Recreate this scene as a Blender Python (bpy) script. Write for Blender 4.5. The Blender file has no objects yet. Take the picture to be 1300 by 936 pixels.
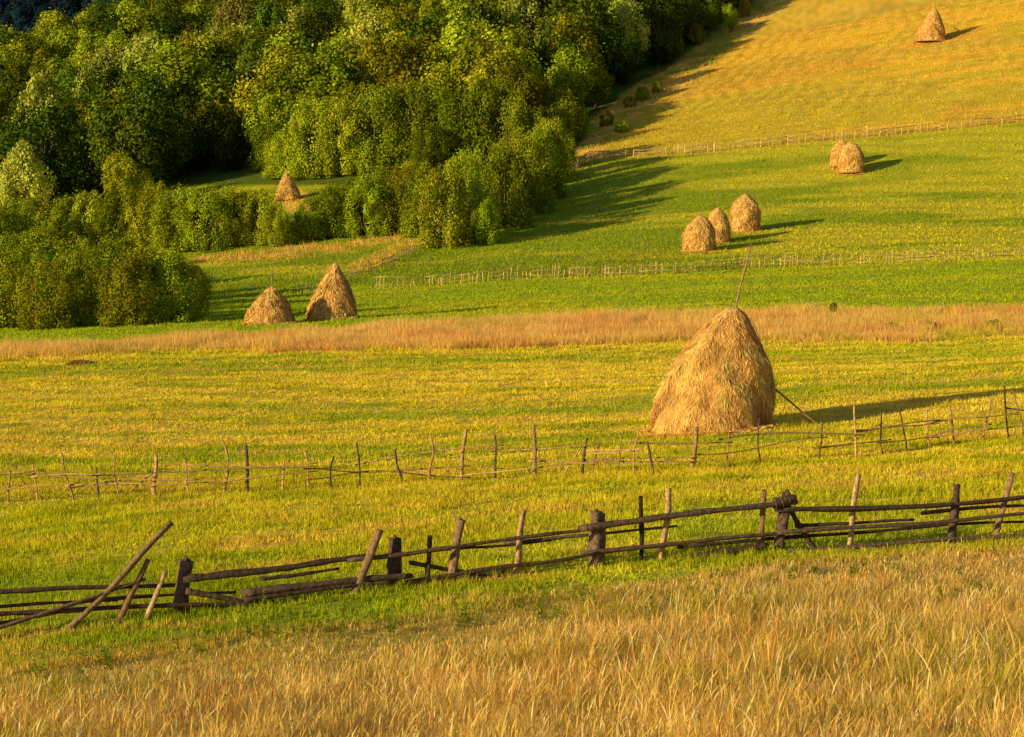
import bpy, math, numpy as np, time
from mathutils import Vector
T0=time.time()
rng=np.random.default_rng(7)
scene=bpy.context.scene
F=1300*70/36.0
TH=math.atan(218/F)
cT,sT=math.cos(TH),math.sin(TH)

# ---------------------------------------------------------------- noise
def _h(i,j):
    s=np.sin(i*127.1+j*311.7)*43758.5453
    return s-np.floor(s)
def vn(x,y):
    x=np.asarray(x,float);y=np.asarray(y,float)
    i=np.floor(x);j=np.floor(y);a=x-i;b=y-j
    a=a*a*(3-2*a);b=b*b*(3-2*b)
    return (_h(i,j)*(1-a)+_h(i+1,j)*a)*(1-b)+(_h(i,j+1)*(1-a)+_h(i+1,j+1)*a)*b
def fbm(x,y,o=3):
    r=0;w=0.5;t=0
    for k in range(o):
        r=r+w*vn(x*2**k+17*k,y*2**k-9*k);t+=w;w*=.5
    return r/t
def sst(a,b,x):
    t=np.clip((x-a)/(b-a),0,1);return t*t*(3-2*t)

# ---------------------------------------------------------------- terrain relief (m), camera eye at origin
TD=np.array([-3500,-300,-40,0,15,25,37,45,57,72,90,115,135,160,200,235,270,300,370,450,600,750,1200,2000,3000,4500],float)
TZ=np.array([
[60,60,60],[12,12,12],[1.5,1.5,1.5],[-1.8,-1.8,-1.8],[-4.9,-4.7,-4.3],[-6.5,-6.25,-5.9],[-7.9,-7.2,-6.9],[-8.2,-7.5,-7.3],
[-8.5,-8.05,-7.3],[-9.3,-8.69,-7.55],[-9.4,-8.6,-7.6],[-9.35,-8.7,-8.1],[-9.9,-8.7,-8.0],[-10.6,-8.9,-7.5],[-11.5,-8.5,-6.5],
[-10.4,-6.7,-4.0],[-8.5,-2.7,1.1],[-5.9,3.0,9.3],[1.5,14.6,29.3],[11.6,30,53],[32.5,64,97],[33,80,120],[15,60,100],[150,200,250],[700,700,700],[850,850,850]],float)
dm=np.diff(TD)[:,None];sl=np.diff(TZ,axis=0)/dm
TM=np.zeros_like(TZ);TM[1:-1]=(sl[:-1]*dm[1:]+sl[1:]*dm[:-1])/(dm[1:]+dm[:-1]);TM[0]=sl[0];TM[-1]=sl[-1]
def H(x,y):
    x=np.asarray(x,float);y=np.asarray(y,float)
    k=np.clip(np.searchsorted(TD,y)-1,0,len(TD)-2)
    h=TD[k+1]-TD[k];s=np.clip((y-TD[k])/h,0,1)
    h00=2*s**3-3*s**2+1;h10=s**3-2*s**2+s;h01=-2*s**3+3*s**2;h11=s**3-s**2
    t=np.clip(x/np.maximum(y,20)/0.257,-1.35,1.35)
    w=[t*(t-1)/2,1-t*t,t*(t+1)/2]
    z=0
    for c in range(3):
        z=z+w[c]*(h00*TZ[k,c]+h10*h*TM[k,c]+h01*TZ[k+1,c]+h11*h*TM[k+1,c])
    z=z+0.26*(fbm(x*.12,y*.12,2)-.5)+0.08*(vn(x*.9,y*.9)-.5)
    far=sst(900,2500,y)
    z=z+far*120*(fbm(x*.002,y*.002,3)-.5)
    return z
def proj(x,y,z):
    zc=np.maximum(y*cT-z*sT,.1)
    return 650+F*x/zc, 468-F*(y*sT+z*cT)/zc
def at(u,v,d):
    a=(u-650)/F;b=(468-v)/F
    r=np.array([a,cT+b*sT,-sT+b*cT]);return r*(d/r[1])
DS=np.concatenate([np.arange(12,150,.1),np.arange(150,900,.4)])
def site(u,v):
    a=(u-650)/F;b=(468-v)/F
    r=np.array([a,cT+b*sT,-sT+b*cT])/(cT+b*sT)
    z=r[2]*DS;g=H(r[0]*DS,DS)
    k=np.argmax(z<g)
    d=DS[k] if (z<g).any() else 600.
    return np.array([r[0]*d,d,float(H(r[0]*d,d))])

# ---------------------------------------------------------------- land cover map
C=lambda *a:np.array(a,float)
GOLD=C(.88,.54,.10);STRIP=C(.94,.58,.17);OLIVE=C(.88,.64,.03);GRY=C(.60,.55,.02);GREEN=C(.35,.42,.012)
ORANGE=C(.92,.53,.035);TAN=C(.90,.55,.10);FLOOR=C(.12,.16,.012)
def fgb(u): return np.interp(u,[0,250,500,760,1000,1300],[850,822,798,750,718,696])
def zone(x,y,z):
    u,v=proj(x,y,z)
    w1=fbm(x*.18,y*.18,3)-.5; w2=fbm(x*.035+5,y*.035,3)-.5; w3=fbm(x*.6,y*.6,2)-.5
    w4=fbm(x*.05+31,y*.16+7,3)-.5; w5=fbm(x*.35+3,y*.9+7,3)-.5
    n=x.shape[0];col=np.zeros((n,3));tall=np.zeros(n)
    def mix(c,m):
        nonlocal col
        m=np.clip(m,0,1)[:,None];col=col*(1-m)+c*m
    # hay meadow
    col[:]=OLIVE
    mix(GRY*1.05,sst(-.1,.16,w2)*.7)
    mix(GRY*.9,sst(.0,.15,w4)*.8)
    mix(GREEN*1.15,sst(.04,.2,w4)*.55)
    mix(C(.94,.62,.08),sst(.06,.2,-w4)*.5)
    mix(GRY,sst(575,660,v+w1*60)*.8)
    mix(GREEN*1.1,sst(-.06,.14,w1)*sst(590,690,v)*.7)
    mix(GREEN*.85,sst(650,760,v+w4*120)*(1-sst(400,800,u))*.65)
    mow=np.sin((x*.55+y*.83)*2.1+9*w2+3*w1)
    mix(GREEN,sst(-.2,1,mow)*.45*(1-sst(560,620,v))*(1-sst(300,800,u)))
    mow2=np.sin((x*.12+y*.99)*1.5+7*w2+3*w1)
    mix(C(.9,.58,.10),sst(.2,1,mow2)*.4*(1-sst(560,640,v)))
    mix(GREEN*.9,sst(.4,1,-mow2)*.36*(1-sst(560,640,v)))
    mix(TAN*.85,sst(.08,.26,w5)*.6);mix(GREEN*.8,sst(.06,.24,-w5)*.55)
    # above the strip
    bL=np.interp(u,[0,250,600,850,1300],[456,446,443,436,431]);bU=np.interp(u,[0,250,600,850,1300],[446,430,408,400,392])
    ab=1-sst(-3,3,v-bU+w1*8)
    mix(GREEN*1.1,ab)
    mix(GRY*.9,ab*sst(-.12,.1,w4)*.75*sst(350,700,u+w2*300))
    g2=1-sst(-3,3,v-np.interp(u,[0,480,600,950,1300],[380,363,357,340,330]))
    mix(GREEN*.9,g2*.9)
    mix(C(.68,.57,.03),g2*sst(-.10,.12,w4+.22*sst(800,1150,u)-.08)*.8)
    mix(GREEN*.7,g2*sst(.03,.2,w2)*.5)
    m4=np.sin((x*.25+y*.97)*1.1+8*w2+2*w1);mix(GREEN*.75,(ab)*sst(.2,1,m4)*.3)
    # top field
    topf=np.interp(u,[700,740,860,940,1130,1300],[235,205,197,190,172,155])
    er=np.interp(v,[-300,0,50,95,130,190],[1300,1010,940,895,830,765])
    el=np.interp(v,[-300,0,50,85,115,150,200],[1250,958,900,850,795,755,728])
    tf=(1-sst(-1.5,1.5,v-topf+w1*3))*sst(-4,4,u-er+w1*14)
    mix(ORANGE,tf)
    mix(C(.60,.49,.028),tf*sst(-.05,.12,w4+.22*sst(60,180,v)-.03)*.8)
    mix(C(.74,.38,.045),tf*sst(.03,.16,w2)*.5)
    m3=np.sin((x*.86-y*.30)*2.3+16*w2+6*w1);mm=sst(.3,.6,fbm(x*.03+50,y*.05,2))
    mix(C(.46,.35,.03),tf*sst(.0,1,m3)*.5*mm);mix(C(.94,.66,.16),tf*sst(.4,1,-m3)*.25*mm)
    mix(C(.50,.32,.04),tf*sst(.06,.24,w5)*.55);mix(C(.94,.6,.1),tf*sst(.06,.24,-w5)*.35)
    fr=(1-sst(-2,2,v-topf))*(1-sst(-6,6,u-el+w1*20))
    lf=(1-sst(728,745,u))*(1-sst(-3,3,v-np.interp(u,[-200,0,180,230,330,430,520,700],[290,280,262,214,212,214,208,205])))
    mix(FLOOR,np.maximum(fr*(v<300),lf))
    tb=(1-sst(-2,2,v-topf))*sst(-6,6,u-el+w1*20)*(1-sst(-5,5,u-er+w1*14))
    mix(TAN,tb);mix(GREEN*.9,tb*sst(.0,.12,w1)*.7);tall=np.maximum(tall,tb*sst(-.15,.15,w3+.03))
    # banks of dry grass around the lower copse
    b1=np.interp(u,[230,350,440,520,560],[333,322,312,298,290])
    bm=(1-sst(3,9,np.abs(v-b1+w1*14)))*sst(235,255,u)*(1-sst(525,545,u))
    b2=np.interp(u,[440,530],[352,318]);bm2=(1-sst(4,12,np.abs(v-b2+10+w1*14)))*sst(440,450,u)*(1-sst(525,535,u))
    bm=np.maximum(bm,bm2*.8)*sst(-.25,0,w3+.1)
    mix(TAN*.9,bm*.85);tall=np.maximum(tall,bm*.7)
    b3=(1-sst(6,14,np.hypot((u-375),(v-256)*1.5)-12))
    mix(TAN,b3*.8)
    # tall dry strip
    st=(1-sst(-2,2,v-bL+w1*12))*sst(-2,2,v-bU+w1*10)
    st=st*(1-.75*sst(1050,1200,u)*sst(-.1,.1,w3+w1))
    mix(STRIP,st);mix(C(.6,.48,.10),st*sst(.05,.2,w1)*.5);mix(C(.8,.4,.12),st*sst(.05,.2,-w1)*.5);tall=np.maximum(tall,st)
    # rough foreground
    fg=sst(-10,14,v-fgb(u)+w1*44)*(y<60)
    mix(GOLD*.75,fg);mix(C(.34,.30,.04),fg*sst(.02,.2,w1)*.5);
    # distant wooded mountain, blue haze and shade put into its colour
    mix(C(.012,.03,.04),sst(640,800,y))
    return col,tall,fg,u,v

# ---------------------------------------------------------------- mesh helpers
def mk(name,V,Fc,col=None,mats=(),mi=None,smooth=False,link=True,loc=None):
    V=np.asarray(V,np.float32);Fc=np.asarray(Fc,np.int32);k=Fc.shape[1]
    me=bpy.data.meshes.new(name)
    me.vertices.add(len(V));me.vertices.foreach_set('co',V.ravel())
    me.loops.add(Fc.size);me.loops.foreach_set('vertex_index',Fc.ravel())
    me.polygons.add(len(Fc));me.polygons.foreach_set('loop_start',np.arange(len(Fc),dtype=np.int32)*k)
    if smooth: me.polygons.foreach_set('use_smooth',np.ones(len(Fc),bool))
    for m in mats: me.materials.append(m)
    if mi is not None: me.polygons.foreach_set('material_index',np.asarray(mi,np.int32))
    if col is not None:
        a=me.color_attributes.new('Col','FLOAT_COLOR','POINT')
        c=np.ones((len(V),4),np.float32);c[:,:3]=col;a.data.foreach_set('color',c.ravel())
    me.update(calc_edges=True)
    if not link: return me
    ob=bpy.data.objects.new(name,me);scene.collection.objects.link(ob)
    if loc is not None: ob.location=loc
    return ob
class Acc:
    def __init__(s): s.V=[];s.F=[];s.C=[];s.M=[];s.n=0
    def add(s,V,Fc,col,mi=0):
        V=np.asarray(V);s.V.append(V);s.F.append(np.asarray(Fc)+s.n);s.n+=len(V)
        c=np.asarray(col,float);
        if c.ndim==1:c=np.tile(c,(len(V),1))
        s.C.append(c);s.M.append(np.full(len(Fc),mi))
    def out(s): return np.concatenate(s.V),np.concatenate(s.F),np.concatenate(s.C),np.concatenate(s.M)
def tube(P,R,sides=8,rough=.08,r=rng):
    P=np.asarray(P,float);R=np.asarray(R,float);n=len(P)
    P=np.vstack([P[:1],P,P[-1:]]);R=np.concatenate([[1e-4],R,[1e-4]])
    Tn=np.gradient(P[1:-1],axis=0);Tn=np.vstack([Tn[:1],Tn,Tn[-1:]])
    Tn/=np.linalg.norm(Tn,axis=1)[:,None]+1e-9
    ref=np.array([0,0,1.]) if abs(Tn[1,2])<.8 else np.array([0,1.,0])
    A=np.cross(Tn,ref);A/=np.linalg.norm(A,axis=1)[:,None];B=np.cross(Tn,A)
    th=np.arange(sides)/sides*2*np.pi
    k=1+rough*r.standard_normal(sides)[None,:]+rough*.6*r.standard_normal((n+2,sides))
    V=P[:,None]+(R[:,None]*k)[:,:,None]*(A[:,None]*np.cos(th)[None,:,None]+B[:,None]*np.sin(th)[None,:,None])
    i=np.arange(n+1)[:,None]*sides;j=np.arange(sides)[None];j2=(j+1)%sides
    Fc=np.stack([i+j,i+j2,i+sides+j2,i+sides+j],-1).reshape(-1,4)
    return V.reshape(-1,3),Fc
def pole(acc,a,b,r0,r1,col,bend=.02,n=8,sides=8,rough=.1,mi=0):
    a=np.asarray(a,float);b=np.asarray(b,float);s=np.linspace(0,1,n)[:,None]
    L=np.linalg.norm(b-a);P=a*(1-s)+b*s
    o=rng.standard_normal((3,3))*bend*L
    P=P+np.sin(s*np.pi)*o[0]+np.sin(s*2*np.pi)*o[1]*.5+np.sin(s*9)*o[2]*.25*np.sin(s*np.pi)
    R=np.linspace(r0,r1,n)*(1+rng.normal(0,.08,n))
    V,Fc=tube(P,R,sides,rough);acc.add(V,Fc,col,mi)

# ---------------------------------------------------------------- materials
def mat(name):
    m=bpy.data.materials.new(name);m.use_nodes=True;nt=m.node_tree;nt.nodes.clear()
    return m,nt,nt.nodes.new,nt.links.new
def colnoise(nt,N,L,scale,lo,hi,detail=4,stretch=None):
    at_=N('ShaderNodeAttribute');at_.attribute_name='Col'
    tc=N('ShaderNodeTexCoord');src=tc.outputs['Object']
    if stretch:
        mp=N('ShaderNodeMapping');mp.inputs['Scale'].default_value=stretch;L(src,mp.inputs[0]);src=mp.outputs[0]
    no=N('ShaderNodeTexNoise');no.inputs['Scale'].default_value=scale;no.inputs['Detail'].default_value=detail
    L(src,no.inputs['Vector'])
    mr=N('ShaderNodeMapRange');mr.inputs[1].default_value=.3;mr.inputs[2].default_value=.7;mr.inputs[3].default_value=lo;mr.inputs[4].default_value=hi
    L(no.outputs[0],mr.inputs[0])
    mx=N('ShaderNodeVectorMath');mx.operation='SCALE';L(at_.outputs['Color'],mx.inputs[0]);L(mr.outputs[0],mx.inputs['Scale'])
    return mx.outputs[0],no
def leafy(name,trans,scale,lo,hi,objrand=0.):
    m,nt,N,L=mat(name)
    c,no=colnoise(nt,N,L,scale,lo,hi)
    if objrand:
        oi=N('ShaderNodeObjectInfo');hs=N('ShaderNodeHueSaturation')
        a=N('ShaderNodeMapRange');a.inputs[3].default_value=.5-.02;a.inputs[4].default_value=.5+.035;L(oi.outputs['Random'],a.inputs[0]);L(a.outputs[0],hs.inputs['Hue'])
        mu=N('ShaderNodeMath');mu.operation='MULTIPLY';mu.inputs[1].default_value=7.31;L(oi.outputs['Random'],mu.inputs[0])
        fr=N('ShaderNodeMath');fr.operation='FRACT';L(mu.outputs[0],fr.inputs[0])
        b=N('ShaderNodeMapRange');b.inputs[3].default_value=1-objrand;b.inputs[4].default_value=1+objrand;L(fr.outputs[0],b.inputs[0]);L(b.outputs[0],hs.inputs['Value'])
        L(c,hs.inputs['Color']);c=hs.outputs[0]
    d=N('ShaderNodeBsdfDiffuse');t=N('ShaderNodeBsdfTranslucent');mx=N('ShaderNodeMixShader');mx.inputs[0].default_value=trans
    L(c,d.inputs[0]);L(c,t.inputs[0]);L(d.outputs[0],mx.inputs[1]);L(t.outputs[0],mx.inputs[2])
    o=N('ShaderNodeOutputMaterial');L(mx.outputs[0],o.inputs[0]);return m
def solid(name,scale,lo,hi,bump,stretch=None,rough=.85,dist=.03):
    m,nt,N,L=mat(name)
    c,no=colnoise(nt,N,L,scale,lo,hi,6,stretch)
    p=N('ShaderNodeBsdfPrincipled');p.inputs['Roughness'].default_value=rough;p.inputs['Specular IOR Level'].default_value=.15
    L(c,p.inputs['Base Color'])
    bp=N('ShaderNodeBump');bp.inputs['Strength'].default_value=bump;bp.inputs['Distance'].default_value=dist
    L(no.outputs[0],bp.inputs['Height']);L(bp.outputs[0],p.inputs['Normal'])
    o=N('ShaderNodeOutputMaterial');L(p.outputs[0],o.inputs[0]);return m
M_ground=solid('meadow_ground',3.0,.7,1.2,.6,dist=.15)
M_grass=leafy('grass_blades',.35,.8,.82,1.15)
M_leaf=leafy('tree_leaves',.12,.5,.8,1.2,.45)
M_farleaf=leafy('distant_leaves',.1,.05,.8,1.2,.3)
M_bark=solid('bark',6,.6,1.3,.7)
M_wood=solid('weathered_wood',14,.45,1.5,.8,rough=.8,dist=.02)
M_hay=solid('hay',9,.7,1.25,1.0,stretch=(1,1,.25),dist=.08)
M_straw=leafy('hay_straw',.16,2.,.82,1.15)

# ---------------------------------------------------------------- terrain sheet
def axis(segs):
    out=[segs[0][0]]
    for a,b,s in segs: 
        n=max(1,int(round((b-a)/s)));out+=list(np.linspace(a,b,n+1)[1:])
    return np.array(out)
xs=axis([(-3600,-600,150),(-600,-150,15),(-150,-60,1.2),(-60,-22,.5),(-22,22,.22),(22,60,.5),(60,150,1.2),(150,600,15),(600,3600,150)])
ys=axis([(-3400,-300,200),(-300,-20,20),(-20,14,2),(14,130,.28),(130,420,.8),(420,800,5),(800,4400,60)])
X,Y=np.meshgrid(xs,ys);x=X.ravel();y=Y.ravel();z=H(x,y)
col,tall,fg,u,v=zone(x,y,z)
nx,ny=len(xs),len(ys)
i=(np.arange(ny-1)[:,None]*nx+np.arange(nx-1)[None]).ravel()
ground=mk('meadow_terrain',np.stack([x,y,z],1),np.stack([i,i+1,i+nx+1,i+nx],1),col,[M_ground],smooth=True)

# ---------------------------------------------------------------- short meadow grass
def scatter(n,d1,d2,tm=.3):
    d=np.sqrt(rng.uniform(d1*d1,d2*d2,n));t=rng.uniform(-tm,tm,n);return t*d,d
def tuftmesh(x,y,h,w,cols,per=3,lean=.5,var=.26):
    n=len(x)
    X=np.repeat(x,per)+rng.normal(0,1,n*per)*np.repeat(w,per)*.8;Y=np.repeat(y,per)+rng.normal(0,1,n*per)*np.repeat(w,per)*.8
    hh=np.repeat(h,per)*rng.uniform(.6,1.3,n*per);ww=np.repeat(w,per)*rng.uniform(.6,1.3,n*per)*.5
    Z=H(X,Y)-.01;a=rng.uniform(0,2*np.pi,n*per);b=rng.uniform(0,2*np.pi,n*per);l=hh*rng.uniform(0,lean,n*per)
    A=np.stack([X-np.cos(a)*ww,Y-np.sin(a)*ww,Z],1);B=np.stack([X+np.cos(a)*ww,Y+np.sin(a)*ww,Z],1)
    D=np.stack([X+np.cos(b)*l,Y+np.sin(b)*l,Z+hh],1)
    V=np.stack([A,B,D],1).reshape(-1,3)
    c=np.repeat(cols,per,axis=0)*rng.uniform(1-var,1+var,(n*per,1))
    return V,np.repeat(c,3,axis=0)
Vs=[];Cs=[]
for n,d1,d2,h,w in [(150000,20,62,.085,.024),(190000,55,118,.085,.036),(130000,105,205,.12,.07),(210000,200,420,.17,.12)]:
    x,y=scatter(n,d1,d2);z=H(x,y);c,tl,fgm,u,v=zone(x,y,z)
    cl=fbm(x*1.1+5,y*1.1,3)
    keep=(fgm<.85)&(tl<.7)&(c.sum(1)>.32)&(rng.uniform(0,1,n)<.05+1.75*cl)
    x,y,c,tl,cl=x[keep],y[keep],c[keep],tl[keep],cl[keep]
    pn=.2+1.6*cl
    V,cc=tuftmesh(x,y,h*pn*rng.uniform(.5,1.5,len(x)),np.full(len(x),w),c*1.17)
    Vs.append(V);Cs.append(cc)
x,y=scatter(34000,28,70);z=H(x,y);c,tl,fgm,u,v=zone(x,y,z)
keep=(fgm<.9)&(fbm(x*.5+9,y*.5,3)>.52);x,y,c=x[keep],y[keep],c[keep]
V,cc=tuftmesh(x,y,rng.uniform(.10,.27,len(x)),np.full(len(x),.02),c*C(1.05,1.02,1.),per=4,lean=.7,var=.3);Vs.append(V);Cs.append(cc)
V=np.concatenate(Vs);mk('meadow_grass',V,np.arange(len(V)).reshape(-1,3),np.clip(np.concatenate(Cs),0,.94),[M_grass])
# tall dry grass strips
Vs=[];Cs=[]
for n,d1,d2,h,w in [(340000,100,165,.55,.034),(170000,200,460,.65,.11)]:
    x,y=scatter(n,d1,d2);z=H(x,y);c,tl,fgm,u,v=zone(x,y,z)
    keep=rng.uniform(0,1,n)<tl
    x,y,c=x[keep],y[keep],c[keep]
    pn=.2+1.5*fbm(x*.35,y*.35,3)
    V,cc=tuftmesh(x,y,h*pn*rng.uniform(.5,1.25,len(x)),np.full(len(x),w),c,per=2,lean=.6,var=.25);Vs.append(V);Cs.append(cc)
V=np.concatenate(Vs);mk('tall_dry_grass',V,np.arange(len(V)).reshape(-1,3),np.clip(np.concatenate(Cs),0,.94),[M_grass])
print('grass',time.time()-T0)

# ---------------------------------------------------------------- foreground long dry grass
def blades(x,y,h,w,col,lean=.4,segs=3,head=False):
    n=len(x);z=H(x,y)-.02;a=rng.uniform(0,2*np.pi,n);b=rng.normal(.3,1.6,n);l=h*rng.uniform(.05,lean,n)
    out=[]
    for s in range(segs+1):
        f=s/segs;hw=w*(1-f*.85)*.5
        if head: hw=w*.5*[.45,.4,1.7,.2][s]
        cx=x+np.cos(b)*l*f*f;cy=y+np.sin(b)*l*f*f;cz=z+h*f*(1-.12*f*l/h)
        out.append(np.stack([cx-np.cos(a)*hw,cy-np.sin(a)*hw,cz],1));out.append(np.stack([cx+np.cos(a)*hw,cy+np.sin(a)*hw,cz],1))
    V=np.stack(out,1).reshape(-1,3)
    base=(np.arange(n)*2*(segs+1))[:,None]
    Fc=np.concatenate([base+np.array([[2*s,2*s+1,2*s+3,2*s+2]]) for s in range(segs)],0)
    return V,Fc,np.repeat(col,2*(segs+1),axis=0)
x,y=scatter(620000,14,47,.31);z=H(x,y);c,tl,fgm,u,v=zone(x,y,z)
cl=fbm(x*1.7,y*1.7,3);big=fbm(x*.3+3,y*.3,2)
keep=(rng.uniform(0,1,len(x))<(fgm+.03)*(.12+1.3*cl))&(v>fgb(u)-60);x,y,u,v,cl,big,fgm=[q[keep] for q in (x,y,u,v,cl,big,fgm)]
n=len(x);edge=.38+.62*sst(0,100,v-fgb(u))
h=(.07+.36*cl*(.4+1.2*big))*rng.uniform(.35,1.3,n)*edge*(.8+.3*sst(300,900,u))
r=rng.uniform(0,1,n);green=(r<(.05+.42*sst(.55,.75,big)+.45*(1-sst(0,80,v-fgb(u)))*(1-sst(500,1000,u))))
patch=fbm(x*.8+40,y*.8,3)
c=np.where(green[:,None],C(.54,.44,.04),C(.94,.61,.15))*rng.uniform(.7,1.1,(n,1))
c=np.where((r>.86)[:,None],C(.94,.77,.38),c);c=np.where(((r>.86-.35*sst(.5,.65,patch))&(r<.86))[:,None],C(.82,.42,.10),c)
hd=rng.uniform(0,1,n)<.12
acc=Acc()
V,Fc,cc=blades(x[~hd],y[~hd],h[~hd]*.9,np.full((~hd).sum(),.0075),c[~hd],lean=1.0);acc.add(V,Fc,cc)
V,Fc,cc=blades(x[hd],y[hd],h[hd]*1.45,np.full(hd.sum(),.009),c[hd],lean=.6,head=True);acc.add(V,Fc,cc)
V,Fc,cc,mi=acc.out();mk('dry_meadow_grass',V,Fc,np.clip(cc,0,.94),[M_grass])
# leafy weeds
acc=Acc()
for (uu,vv,hp) in [(330,806,46),(352,815,40),(495,800,34),(700,784,30),(720,765,36),(130,850,26),(1100,730,24),(870,770,24),(420,808,30),(590,790,26),(60,862,24),(915,780,26),(1210,760,24),(250,826,30),(1010,735,22)]:
    for rep in range(6):
        b=site(uu+rng.normal(0,18),vv+rng.normal(0,7));hh=hp*b[1]/F*rng.uniform(.5,1.1)
        tip=b+[rng.normal(0,.06),rng.normal(0,.06),hh];pole(acc,b,tip,.006,.003,C(.3,.32,.06),n=4,sides=4)
        k=34;f=rng.uniform(.15,1,k);a=rng.uniform(0,6.28,k);L=.09*(1.15-f)+.03
        p=b+(tip-b)*f[:,None];d=np.stack([np.cos(a),np.sin(a),rng.uniform(-.1,.8,k)],1)*L[:,None];s=np.stack([-np.sin(a),np.cos(a),np.zeros(k)],1)*L[:,None]*.22
        V=np.stack([p,p+d*.5+s,p+d,p+d*.5-s],1).reshape(-1,3)
        acc.add(V,np.arange(4*k).reshape(-1,4),C(.36,.40,.03)*rng.uniform(.7,1.3))
V,Fc,cc,mi=acc.out();mk('meadow_weeds',V,Fc,cc,[M_grass])
print('fg',time.time()-T0)

# ---------------------------------------------------------------- haystacks
HAYC=C(.94,.56,.17)
def haystack(name,base,height,prof,offs,nstr,sw,poles,seed,lk=1.,shag=1.):
    r=np.random.default_rng(seed)
    zs=np.linspace(0,1,40);pr=np.interp(zs,prof[0],prof[1]);of=np.interp(zs,offs[0],offs[1])
    k=np.ones(3)/3;pr[1:-1]=np.convolve(pr,k,'valid');of[1:-1]=np.convolve(of,k,'valid')
    sd=64;th=np.arange(sd)/sd*2*np.pi
    def surf(f,t):
        ct,st_=np.cos(t),np.sin(t)
        R=np.interp(f,zs,pr)*(1+(.14+.08*shag)*(fbm(ct*1.6+seed+9,st_*1.6+f*3+5,2)-.5)+.10*shag*(vn(ct*5+seed+20,st_*5+f*8+30)-.5))
        return np.stack([np.interp(f,zs,of)+R*ct,R*st_*.95,f*height-.05],-1)
    P=surf(np.repeat(zs,sd),np.tile(th,40));top=np.array([[of[-1],0,height]])
    i=np.arange(39)[:,None]*sd;j=np.arange(sd)[None];j2=(j+1)%sd
    Fc=np.stack([i+j,i+j2,i+sd+j2,i+sd+j],-1).reshape(-1,4)
    cap=np.stack([39*sd+np.arange(0,sd,2),39*sd+(np.arange(0,sd,2)+1)%sd,39*sd+(np.arange(0,sd,2)+2)%sd,np.full(sd//2,40*sd)],-1)
    acc=Acc();acc.add(np.vstack([P,top]),np.vstack([Fc,cap]),HAYC*.8,0)
    f=1-np.sqrt(r.uniform(0,1,nstr));f=np.clip(f,0.01,.995);t=r.uniform(0,2*np.pi,nstr)
    p=surf(f,t);q=surf(np.clip(f-.02,0,1),t+.001);dn=q-p;dn/=np.linalg.norm(dn,axis=1)[:,None]+1e-9
    tg=np.stack([-np.sin(t),np.cos(t),np.zeros(nstr)],1);nr=np.cross(tg,-dn);nr*=np.sign((nr[:,0]*np.cos(t)+nr[:,1]*np.sin(t)))[:,None]
    L=lk*height*r.uniform(.02,.09,nstr)[:,None]
    loose=(r.uniform(0,1,nstr)<.09*shag)[:,None]
    d=dn+tg*r.normal(0,.5,nstr)[:,None]+nr*r.uniform(-.12,.18,nstr)[:,None]+loose*nr*.38;d/=np.linalg.norm(d,axis=1)[:,None]
    w=sw*r.uniform(.4,1.5,nstr)[:,None];sdv=tg+nr*r.normal(0,.45,nstr)[:,None]
    a=p+nr*r.uniform(0,.016,nstr)[:,None]*height/4.5
    bq=a+d*L;bq[:,2]=np.maximum(bq[:,2],-.02)
    V=np.stack([a-sdv*w*.5,a+sdv*w*.5,bq+sdv*w*.2,bq-sdv*w*.2],1).reshape(-1,3)
    tone=(.55+.85*fbm(np.cos(t)*4+11,np.sin(t)*4+f*9+seed,3))*r.uniform(.68,1.2,nstr)
    c=np.where(r.uniform(0,1,nstr)[:,None]<.14,C(.60,.29,.08),HAYC*1.1)*tone[:,None]
    acc.add(V,np.arange(4*nstr).reshape(-1,4),np.repeat(np.clip(c,0,.94),4,axis=0),1)
    m=nstr//10;t=r.uniform(0,2*np.pi,m);R=pr[0]*(1+np.abs(r.normal(0,.07,m)));gx=base[0]+R*np.cos(t);gy=base[1]+R*np.sin(t)
    g=np.stack([R*np.cos(t),R*np.sin(t),H(gx,gy)-base[2]+.01],1);a2=r.uniform(0,6.28,m);l2=.25*height/4.5
    e=np.stack([np.cos(a2)*l2,np.sin(a2)*l2,r.uniform(0,.12,m)],1);s2=np.stack([-np.sin(a2),np.cos(a2),np.ones(m)],1)*sw*.6
    V=np.stack([g-s2,g+s2+[0,0,.02],g+e+s2,g+e-s2],1).reshape(-1,3);acc.add(V,np.arange(4*m).reshape(-1,4),HAYC*.9,1)
    for (a,b,r0,r1) in poles: pole(acc,a,b,r0,r1,C(.34,.21,.10),bend=.012,n=6,mi=2)
    V,Fc,cc,mi=acc.out()
    return mk(name,V,Fc,cc,[M_hay,M_straw,M_wood],mi,loc=base)
b=site(900,546);s=b[1]/F
PZ=[0,.08,.2,.4,.55,.65,.78,.88,.95,1];PR=[72,74,73,66,58,49,37,27,20,9]
hh=157*s
haystack('haystack',b,hh,([*PZ],[q*s for q in PR]),([0,.1,.4,.65,1],[0,2*s,9*s,16*s,29*s]),75000,.022,
  [((31*s,0,hh-.5),(52*s,.1,hh+80*s),.055,.03),((20*s,-.3,hh-.9),(38*s,0.1,hh+14*s),.03,.02),((45*s,-.3,hh-.7),(24*s,0.1,hh+6*s),.035,.02),
   ((48*s,-.75,hh*.93),(68*s,-.6,hh*.62),.03,.02),((12*s,-.7,hh*.92),(-6*s,-1.1,hh*.66),.02,.015),
   ((76*s,0,hh*.37),(150*s,-.3,.0),.035,.025)],3)
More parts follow.
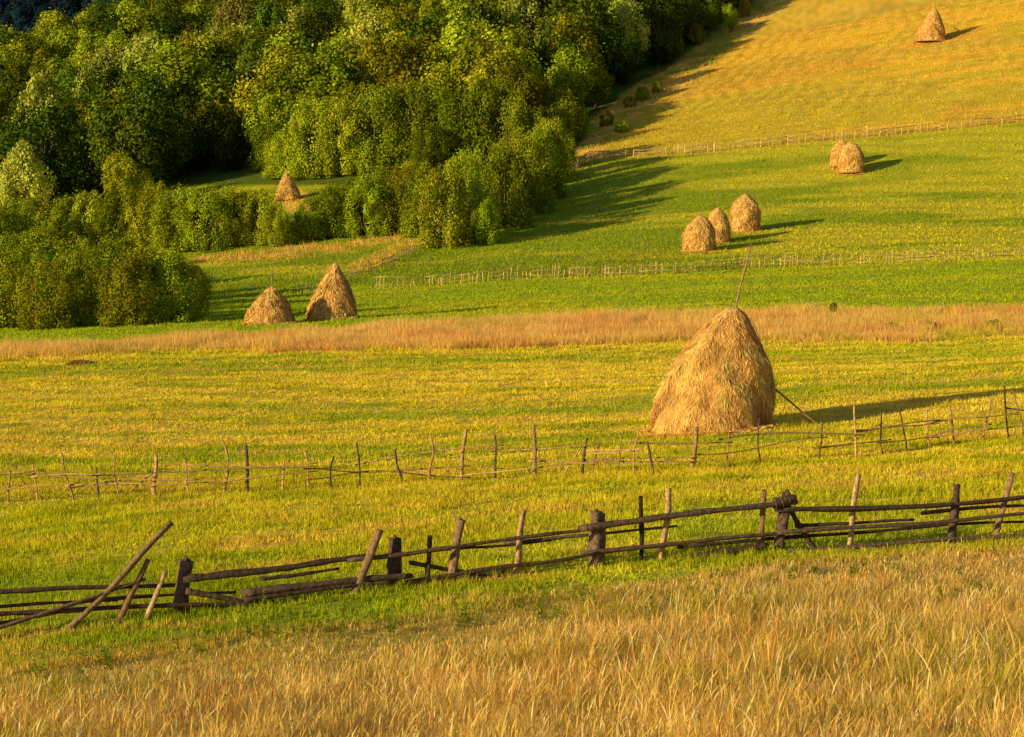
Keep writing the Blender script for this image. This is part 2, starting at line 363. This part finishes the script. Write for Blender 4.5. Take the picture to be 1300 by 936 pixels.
def small(u,v,hp,wp,tip,seed,lean=0,full=False):
    b=site(u,v);s=b[1]/F;h=hp*s
    if full: PZ=[0,.15,.4,.6,.8,.93,1];PR=[.46,.5,.5,.46,.34,.18,.05]
    else: PZ=[0,.1,.35,.6,.8,.93,1];PR=[.5,.49,.42,.3,.18,.09,.03]
    ps=[((lean*s,0,h*.9),(lean*s+2*s,0,h+tip*s),.05,.03)] if tip else []
    haystack('haystack',b,h,(PZ,[q*wp*s for q in PR]),([0,1],[0,lean*s]),11000,.08,ps,seed,lk=1.2,shag=1.5)
small(422,406,72,62,5,11,4);small(343,411,48,64,28,12,2)
small(887,319,45,40,10,13,2,True);small(911,308,44,30,30,14,0,True);small(946,294,47,38,14,15,0,True)
small(1067,212,34,26,6,16,2,True);small(1080,220,39,32,5,17,0,True)
small(1181,53,43,38,6,18,4);small(366,254,34,32,16,19,-2)
acc=Acc();a=site(1200,38);b2=site(1228,46);pole(acc,a+[0,0,1.2],b2,.06,.04,C(.3,.18,.08));V,Fc,cc,mi=acc.out();mk('leaning_pole',V,Fc,cc,[M_wood])
acc=Acc()
for (uu,vv,w_,h_) in [(103,463,.75,.22)]:
    b=site(uu,vv);k=1800;t=rng.uniform(0,6.28,k);rr=np.sqrt(rng.uniform(0,1,k));g=np.stack([rr*np.cos(t)*w_,rr*np.sin(t)*w_,(1-rr**2)*h_],1)+b
    a2=rng.uniform(0,6.28,k);e=np.stack([np.cos(a2),np.sin(a2),rng.normal(0,.25,k)],1)*.16;s2=np.stack([-np.sin(a2),np.cos(a2),np.ones(k)],1)*.012
    acc.add(np.stack([g-s2,g+s2,g+e+s2,g+e-s2],1).reshape(-1,3),np.arange(4*k).reshape(-1,4),C(.55,.3,.09))
V,Fc,cc,mi=acc.out();mk('raked_hay',V,Fc,cc,[M_straw])
print('hay',time.time()-T0)

# ---------------------------------------------------------------- fences
def fd(u): return 34.5+u/1300*7.0
DK=C(.09,.056,.04);MD=C(.24,.14,.075);PL=C(.44,.28,.14)
acc=Acc()
def px(u,v,off=0.): return at(u,v,fd(u)+off)
def fpost(bu,bv,tu,tv,wp,col=DK,off=0.):
    a=px(bu,bv+6,off);b=px(tu,tv,off);s=fd(bu)/F;a[2]=min(a[2],float(H(a[0],a[1]))-.1)
    pole(acc,a,b,wp*s*.56,wp*s*.46,col*rng.uniform(.8,1.3),bend=.014,n=9,sides=10,rough=.11)
    if wp>11:
        for k in range(3): pole(acc,b-(b-a)*.12+rng.normal(0,wp*s*.2,3)*[1,1,0],b+[rng.normal(0,.02),rng.normal(0,.02),rng.uniform(.02,.07)],wp*s*.22,wp*s*.1,col,n=3,sides=6)
for q in [(225,790,237,712,19,DK*1.3),(493,778,502,683,17,DK*1.3),(568,757,585,660,13,MD),(652,737,665,648,8,PL),(755,730,757,650,17,DK*1.8),
 (813,725,813,630,6,DK*.4),(838,720,848,620,7,PL),(988,705,999,625,14,DK),(966,695,970,622,7,MD),(1077,700,1090,602,7,PL),(1208,692,1214,615,11,DK),
 (1262,690,1285,600,8,MD),(540,765,546,680,6,DK),(764,728,765,652,7,MD),(618,745,640,722,6,DK),(1040,700,1000,640,6,DK),(1318,690,1322,610,9,MD),(-22,800,-16,722,14,DK)]: fpost(*q)
for q in [(435,775,483,672,11,MD),(145,795,188,710,7,MD),(72,806,218,663,8,PL*.6),(178,797,210,725,6,PL)]: fpost(*q,off=-.25)
def rail(u0,v0,u1,v1,wp,off,col=DK):
    a=px(u0,v0,off);b=px(u1,v1,off+rng.uniform(-.04,.04));s=fd(u0)/F
    pole(acc,a,b,wp*s*.52,wp*s*.34,col*rng.uniform(.8,2.0),bend=.008,n=18,sides=8,rough=.12)
for q in [(-60,752,222,743,8,-.16),(232,736,472,706,9,-.18),(440,712,770,670,8,-.18),(735,672,1012,638,9,-.17),(985,646,1340,626,9,-.19),
 (-60,781,330,768,7,-.18),(308,754,524,731,11,-.24),(310,762,500,740,7,-.3),(236,776,470,750,6,.14),(505,742,760,702,7,-.17),(520,714,640,735,6,.13),(740,702,1000,676,7,-.17),(985,676,1340,648,7,-.19),
 (860,695,1340,662,5,.14),(-60,824,236,793,15,-.2),(225,797,480,768,8,-.18),(470,772,700,738,7,-.2),(600,745,960,700,7,-.2),(1000,700,1340,680,6,-.18),
 (-60,815,185,735,7,-.27),(236,750,322,768,8,-.2),(-50,772,150,762,5,.14),(860,712,975,692,12,-.18),(1170,652,1340,640,5,.14),(983,640,1010,632,14,-.2),(640,690,860,668,5,.13),
 (-60,800,120,770,5,.13),(330,735,430,722,5,.15),(1010,668,1160,660,5,.13),(700,745,900,706,6,-.26),(540,700,700,686,4,.12),(90,765,300,752,5,.12)]: rail(*q)
V,Fc,cc,mi=acc.out();mk('wooden_rail_fence',V,Fc,cc,[M_wood])

# middle stick fence
acc=Acc();TN=C(.50,.30,.13)
bl=lambda u:np.interp(u,[-60,0,400,680,880,1090,1300,1360],[642,639,622,607,598,580,556,546])
us=[-50,-20,10,48,93,125,153,197,242,282,315,357,394,420,457,512,547,587,630,679,738,750,780,806,830,875,920,966,1040,1087,1121,1150,1182,1213,1248,1282,1298,1330]
for k,uu in enumerate(us):
    b=site(uu,bl(uu));s=b[1]/F;hp=rng.uniform(40,62) if uu not in(282,679,392,1087,587,1282) else 68
    ln={48:-6,93:-12,512:-10,830:-9,315:-3,1248:8,1298:-14,738:8}.get(uu,rng.normal(0,5))
    thk=rng.uniform(2.2,3.6) if uu not in(679,875,315,587,197) else 6
    c=(TN if rng.uniform()<.65 else C(.14,.09,.06))*rng.uniform(.6,1.25)
    pole(acc,b-[0,0,.15],b+[ln*s,rng.normal(0,.05),hp*s],thk*s*.5,thk*s*.38,c,bend=.03,n=7,sides=6)
for lev in (.3,.62):
    k=0
    while k<len(us)-1:
        e=min(k+rng.integers(2,5),len(us)-1)
        for rep in range(2 if rng.uniform()<.35 else 1):
            a=site(us[k]-8,bl(us[k]));b=site(us[e]+10,bl(us[e]));hz=1.25*lev
            pole(acc,a+[0,-.06,hz+rng.normal(0,.09)],b+[0,-.06,hz+rng.normal(0,.13)],.028,.016,TN*rng.uniform(.4,1.2),bend=.014,n=12,sides=6)
        k=e
for (u0,u1,h0,h1) in [(20,60,.7,0),(715,740,.0,.9),(1010,1040,.3,1.0),(160,200,.1,.7),(1060,1120,.2,.9),(570,640,.8,.3)]:
    a=site(u0,bl(u0));b=site(u1,bl(u1));pole(acc,a+[0,.08,h0],b+[0,.08,h1],.025,.018,TN,n=6,sides=6)
V,Fc,cc,mi=acc.out();mk('wattle_stick_fence',V,Fc,cc,[M_wood])

def picket(path,hm,step,colr,rad=.035,rails=2,name='picket_fence',tone=.4):
    acc=Acc();L=[site(*p) for p in path]
    tot=[0]
    for a,b in zip(L[:-1],L[1:]): tot.append(tot[-1]+np.linalg.norm((b-a)[:2]))
    P=np.array(L);q=0
    pts=[]
    while q<tot[-1]:
        xx=np.interp(q,tot,P[:,0]);yy=np.interp(q,tot,P[:,1]);pts.append([xx,yy,float(H(xx,yy))]);q+=step*rng.uniform(.5,1.6)
    for p in pts:
        p=np.array(p);h=hm*rng.uniform(.55,1.2);rr=rad*rng.uniform(.6,1.4)
        pole(acc,p-[0,0,.1],p+[rng.normal(0,.1),rng.normal(0,.05),h],rr,rr*.8,colr*rng.uniform(1-tone,1+tone),n=3,sides=5)
    st=max(1,int(4/step))
    for lv in np.linspace(.35,.8,rails):
        for k in range(0,len(pts)-st,st):
            if rng.uniform()<.15: continue
            a=np.array(pts[k]);b=np.array(pts[k+st])
            pole(acc,a+[-.1,-.05,hm*lv+rng.normal(0,.09)],b+[.1,-.05,hm*lv+rng.normal(0,.09)],rad*.9,rad*.6,colr*rng.uniform(.5,.95),n=4,sides=5)
    V,Fc,cc,mi=acc.out();mk(name,V,Fc,cc,[M_wood])
PW=C(.62,.42,.19)
picket([(478,367),(600,359),(700,353),(870,348),(950,341),(1100,337),(1345,326)],1.2,.42,PW,rad=.042)
picket([(372,377),(395,373),(440,355),(480,343),(532,318)],1.1,.5,PW*.4)
picket([(722,226),(748,202),(860,197),(940,190),(1000,184),(1130,173),(1200,166),(1340,151)],1.4,.9,PW*1.05,rad=.08)
print('fence',time.time()-T0)

# ---------------------------------------------------------------- trees
def treemesh(name,seed,kind,leaves=7000,base=C(.27,.29,.012),lm=None,ls=1.):
    r=np.random.default_rng(seed);acc=Acc()
    if kind=='bush': W,z0,z1,nl,lr=5.4,.3,9.6,44,(.8,1.9)
    elif kind=='tall': W,z0,z1,nl,lr=3.0,1.8,9.7,36,(.55,1.25)
    else: W,z0,z1,nl,lr=4.2,1.2,9.6,36,(.7,1.8)
    cz=(z0+z1)/2;hz=(z1-z0)/2
    cs=[]
    while len(cs)<nl:
        p=r.uniform(-1,1,3);q=np.linalg.norm(p)
        if q>1 or q<.55: continue
        tw=1-.35*max(p[2],0) if kind!='bush' else 1
        if kind=='bush': cs.append([p[0]*W*.82,p[1]*W*.82,cz+p[2]*hz*.88])
        else: cs.append([p[0]*W*.92*tw,p[1]*W*.92*tw,cz+p[2]*hz*.92])
    if kind=='bush':
        for k in range(13):
            t=k/13*6.283+r.normal(0,.2);q=r.uniform(.6,.85)*W;cs.append([q*math.cos(t),q*math.sin(t),r.uniform(.8,2.2)])
    cs=np.array(cs);nl=len(cs);per=leaves//nl;cen=np.array([0,0,cz])
    for c in cs:
        R=r.uniform(*lr);d=r.standard_normal((per,3));d/=np.linalg.norm(d,axis=1)[:,None]
        o=(c-cen)/np.array([W,W,hz]);o/=np.linalg.norm(o)+1e-6
        fl=(d@o)<-.35;d[fl]*=-1
        rad=np.where(r.uniform(0,1,per)<.08,r.uniform(1.1,1.5,per),r.uniform(.65,1.1,per))
        p=c+d*np.array([1,1,1.4])*R*rad[:,None]
        p[:,2]=np.maximum(p[:,2],.05)
        nrm=d+.5*r.standard_normal((per,3));nrm/=np.linalg.norm(nrm,axis=1)[:,None]
        a=np.cross(nrm,r.standard_normal((per,3)));a/=np.linalg.norm(a,axis=1)[:,None];b=np.cross(nrm,a)
        sz=r.uniform(.12,.26,per)[:,None]*ls
        V=np.stack([p-a*sz,p-b*sz*.6,p+a*sz,p+b*sz*.6],1).reshape(-1,3)
        tone=r.uniform(.7,1.3)*r.uniform(.7,1.3,per)
        cc=base*tone[:,None]*np.stack([r.uniform(.85,1.2,per),np.ones(per),r.uniform(.8,1.3,per)],1)
        acc.add(V,np.arange(4*per).reshape(-1,4),np.repeat(cc,4,axis=0),0)
    bk=C(.16,.12,.08)
    if kind=='bush':
        for k in range(7):
            t=r.uniform(0,6.28);pole(acc,(.3*math.cos(t),.3*math.sin(t),-.4),(2.6*math.cos(t),2.6*math.sin(t),r.uniform(4,8)),.16,.04,bk,bend=.04,n=5,sides=6,mi=1)
    else:
        pole(acc,(0,0,-.6),(.2,.1,8.8),.3,.05,bk,bend=.015,n=8,sides=8,mi=1)
        for c in cs[::3]:
            zb=max(1.2,c[2]*.55);pole(acc,(0,0,zb),c,.11,.03,bk,bend=.05,n=5,sides=5,mi=1)
    V,Fc,cc,mi=acc.out()
    return mk(name,V,Fc,cc,[lm or M_leaf,M_bark],mi,link=False)
bushM=[treemesh('bush_mesh',s,'bush',16000,ls=.9) for s in (1,2,3,4)]
broadM=[treemesh('broad_mesh',s,'broad',9500) for s in (5,6,7,8)]
tallM=[treemesh('tall_mesh',s,'tall',6500) for s in (9,10,11)]
darkM=[treemesh('dark_mesh',s,'broad',8000,base=C(.10,.14,.010)) for s in (16,17)]
paleM=[treemesh('pale_mesh',s,'broad',7500,base=C(.36,.36,.05)) for s in (12,13)]
farM=[treemesh('far_mesh',s,'broad',2500,base=C(.022,.055,.07),lm=M_farleaf,ls=2.) for s in (14,15)]  # shade and haze of the far slope mixed into the leaf colour
WD={'bush':10.8,'broad':8.9,'tall':6.3}
def place(me,name,p,h,w,parent=None):
    ob=bpy.data.objects.new(name,me);scene.collection.objects.link(ob)
    ob.location=p;ob.rotation_euler=(0,0,rng.uniform(0,6.28));ob.scale=(w,w*rng.uniform(.85,1.15),h)
    if parent: ob.parent=parent
    return ob
def plant(u,v,hp,wp,kind='bush',name=None):
    p=site(u,v);s=p[1]/F
    ms={'bush':bushM,'broad':broadM,'tall':tallM}[kind]
    place(ms[rng.integers(len(ms))],name or ('bush' if kind=='bush' else 'deciduous_tree'),p,hp*s/10,wp*s/WD[kind])
A=[(-70,416,110,110),(-20,418,105,100),(12,414,112,74),(58,418,84,84),(102,414,108,86),(135,402,96,76),(165,414,88,90),(212,411,88,96),(240,404,70,56),
 (40,396,84,90),(85,392,70,80),(180,394,80,80),(130,388,74,80),(205,386,66,76),(-90,395,120,110),(-40,392,120,100),(-150,400,130,120),(60,380,64,80),(235,384,50,50)]  # includes out-of-frame and hidden bushes added to shade the grass to the right
B=[(-30,345,80,80),(15,336,78,80),(55,345,56,80),(45,322,70,72),(85,320,68,74),(120,318,72,74),(155,318,76,74),(190,316,74,74),(225,318,68,74),(262,318,72,74),(300,312,70,74),(332,310,66,64),(350,312,52,44),(160,345,40,50),(240,306,66,70),(282,304,62,70),(205,306,72,70),(316,302,56,56)]
Cc=[(372,309,26,34),(400,303,50,56),(432,300,60,60),(468,300,72,66),(505,296,80,66),(540,300,82,64),(566,314,102,72),(600,305,98,66),(616,310,56,50),(640,290,100,74),(668,272,96,70),(690,250,90,70),(580,292,88,70),(655,262,92,70),(420,292,50,56),(450,290,60,58),(486,288,72,62),(524,288,80,62),(596,282,90,66)]
D=[(362,226,58,60),(398,226,92,80),(440,222,84,84),(486,218,108,94),(532,214,104,92),(575,212,100,92),(618,208,104,90),(660,222,90,76),(698,232,80,62),(545,222,60,60),(710,215,50,44),(460,212,100,80),(350,216,60,60)]
for q in A+B+Cc+D: plant(*q)
for q in [(740,176,34,16,'broad'),(855,78,36,26,'broad'),(926,42,34,24,'broad'),(770,160,18,20,'bush'),(883,58,26,22,'broad'),(800,136,14,18,'bush'),(945,22,22,18,'bush'),(790,168,14,20,'bush'),(835,118,14,16,'bush'),(815,128,18,22,'bush')]: plant(*q)
for q in [(1058,402,18,13,'bush'),(1262,418,12,24,'bush'),(1130,420,10,26,'bush'),(1180,418,10,20,'bush')]: plant(*q,name='shrub')
# forest mass
forest=bpy.data.objects.new('forest',None);scene.collection.objects.link(forest)
gx=[];sp=8.8
for yy in np.arange(285,660,sp):
    for xx in np.arange(-.42*yy,.22*yy,sp): gx.append((xx+rng.uniform(-.5,.5)*sp,yy+rng.uniform(-.5,.5)*sp))
G=np.array(gx);gz=H(G[:,0],G[:,1]);gu,gv=proj(G[:,0],G[:,1],gz)
lim=np.interp(gu,[-600,0,180,235,330,430,700,735,790,850,900,958,1250],[300,283,266,224,216,208,200,160,108,78,45,0,-300])
kk=np.where(gv<lim-1)[0];cnt=0
for k in kk:
    kind=rng.uniform();nb=fbm(G[k,0]*.02+3,G[k,1]*.02,2);nd=fbm(G[k,0]*.03+73,G[k,1]*.03,2)
    h=rng.uniform(9,19)*(.75 if gv[k]>lim[k]-12 else 1)
    if nd>.5 and kind<.6: me=darkM[rng.integers(2)];W=h*rng.uniform(.8,1.05)/8.9
    elif kind<.35: me=bushM[rng.integers(4)];h*=.8;W=h*rng.uniform(.85,1.15)/10.8
    elif kind<.68: me=broadM[rng.integers(4)];W=h*rng.uniform(.75,1.05)/8.9
    elif nb>.52 and kind<.9: me=paleM[rng.integers(2)];h*=1.1;W=h*rng.uniform(.65,.85)/8.9
    else: me=tallM[rng.integers(3)];W=h*rng.uniform(.5,.75)/6.3
    place(me,'forest_tree',(G[k,0],G[k,1],gz[k]),h/10,W,forest);cnt+=1
dist=bpy.data.objects.new('distant_forest',None);scene.collection.objects.link(dist)
for yy in np.arange(1780,2350,13):
    for xx in np.arange(-.34*yy,-.12*yy,15):
        a=xx+rng.uniform(-6,6);b=yy+rng.uniform(-6,6);h=rng.uniform(14,24)
        place(farM[rng.integers(2)],'distant_tree',(a,b,float(H(a,b))),h/10,h/9.5,dist);cnt+=1
print('forest',cnt,time.time()-T0)

# ---------------------------------------------------------------- light and camera
EL=math.radians(13.5);az=math.radians(56)
dr=Vector((math.sin(az)*math.cos(EL),math.cos(az)*math.cos(EL),-math.sin(EL)))
sd=bpy.data.lights.new('sun','SUN');sd.energy=5;sd.angle=math.radians(.5);sd.color=(1,.82,.42)
so=bpy.data.objects.new('sun',sd);scene.collection.objects.link(so);so.rotation_euler=dr.to_track_quat('-Z','Y').to_euler()
w=bpy.data.worlds.new('World');scene.world=w;w.use_nodes=True;nt=w.node_tree
bg=nt.nodes.get('Background');sk=nt.nodes.new('ShaderNodeTexSky');sk.sky_type='NISHITA';sk.sun_disc=False
sk.sun_elevation=EL;sk.sun_rotation=math.radians(236);nt.links.new(sk.outputs[0],bg.inputs[0]);bg.inputs[1].default_value=.085
cd=bpy.data.cameras.new('camera');cd.lens=70;cd.sensor_width=36;cd.clip_end=12000;cd.clip_start=.5
co=bpy.data.objects.new('camera',cd);scene.collection.objects.link(co);co.location=(0,0,0);co.rotation_euler=(math.pi/2-TH,0,0)
scene.camera=co
scene.view_settings.view_transform='Standard';scene.view_settings.look='None';scene.view_settings.exposure=0
print('done',time.time()-T0)
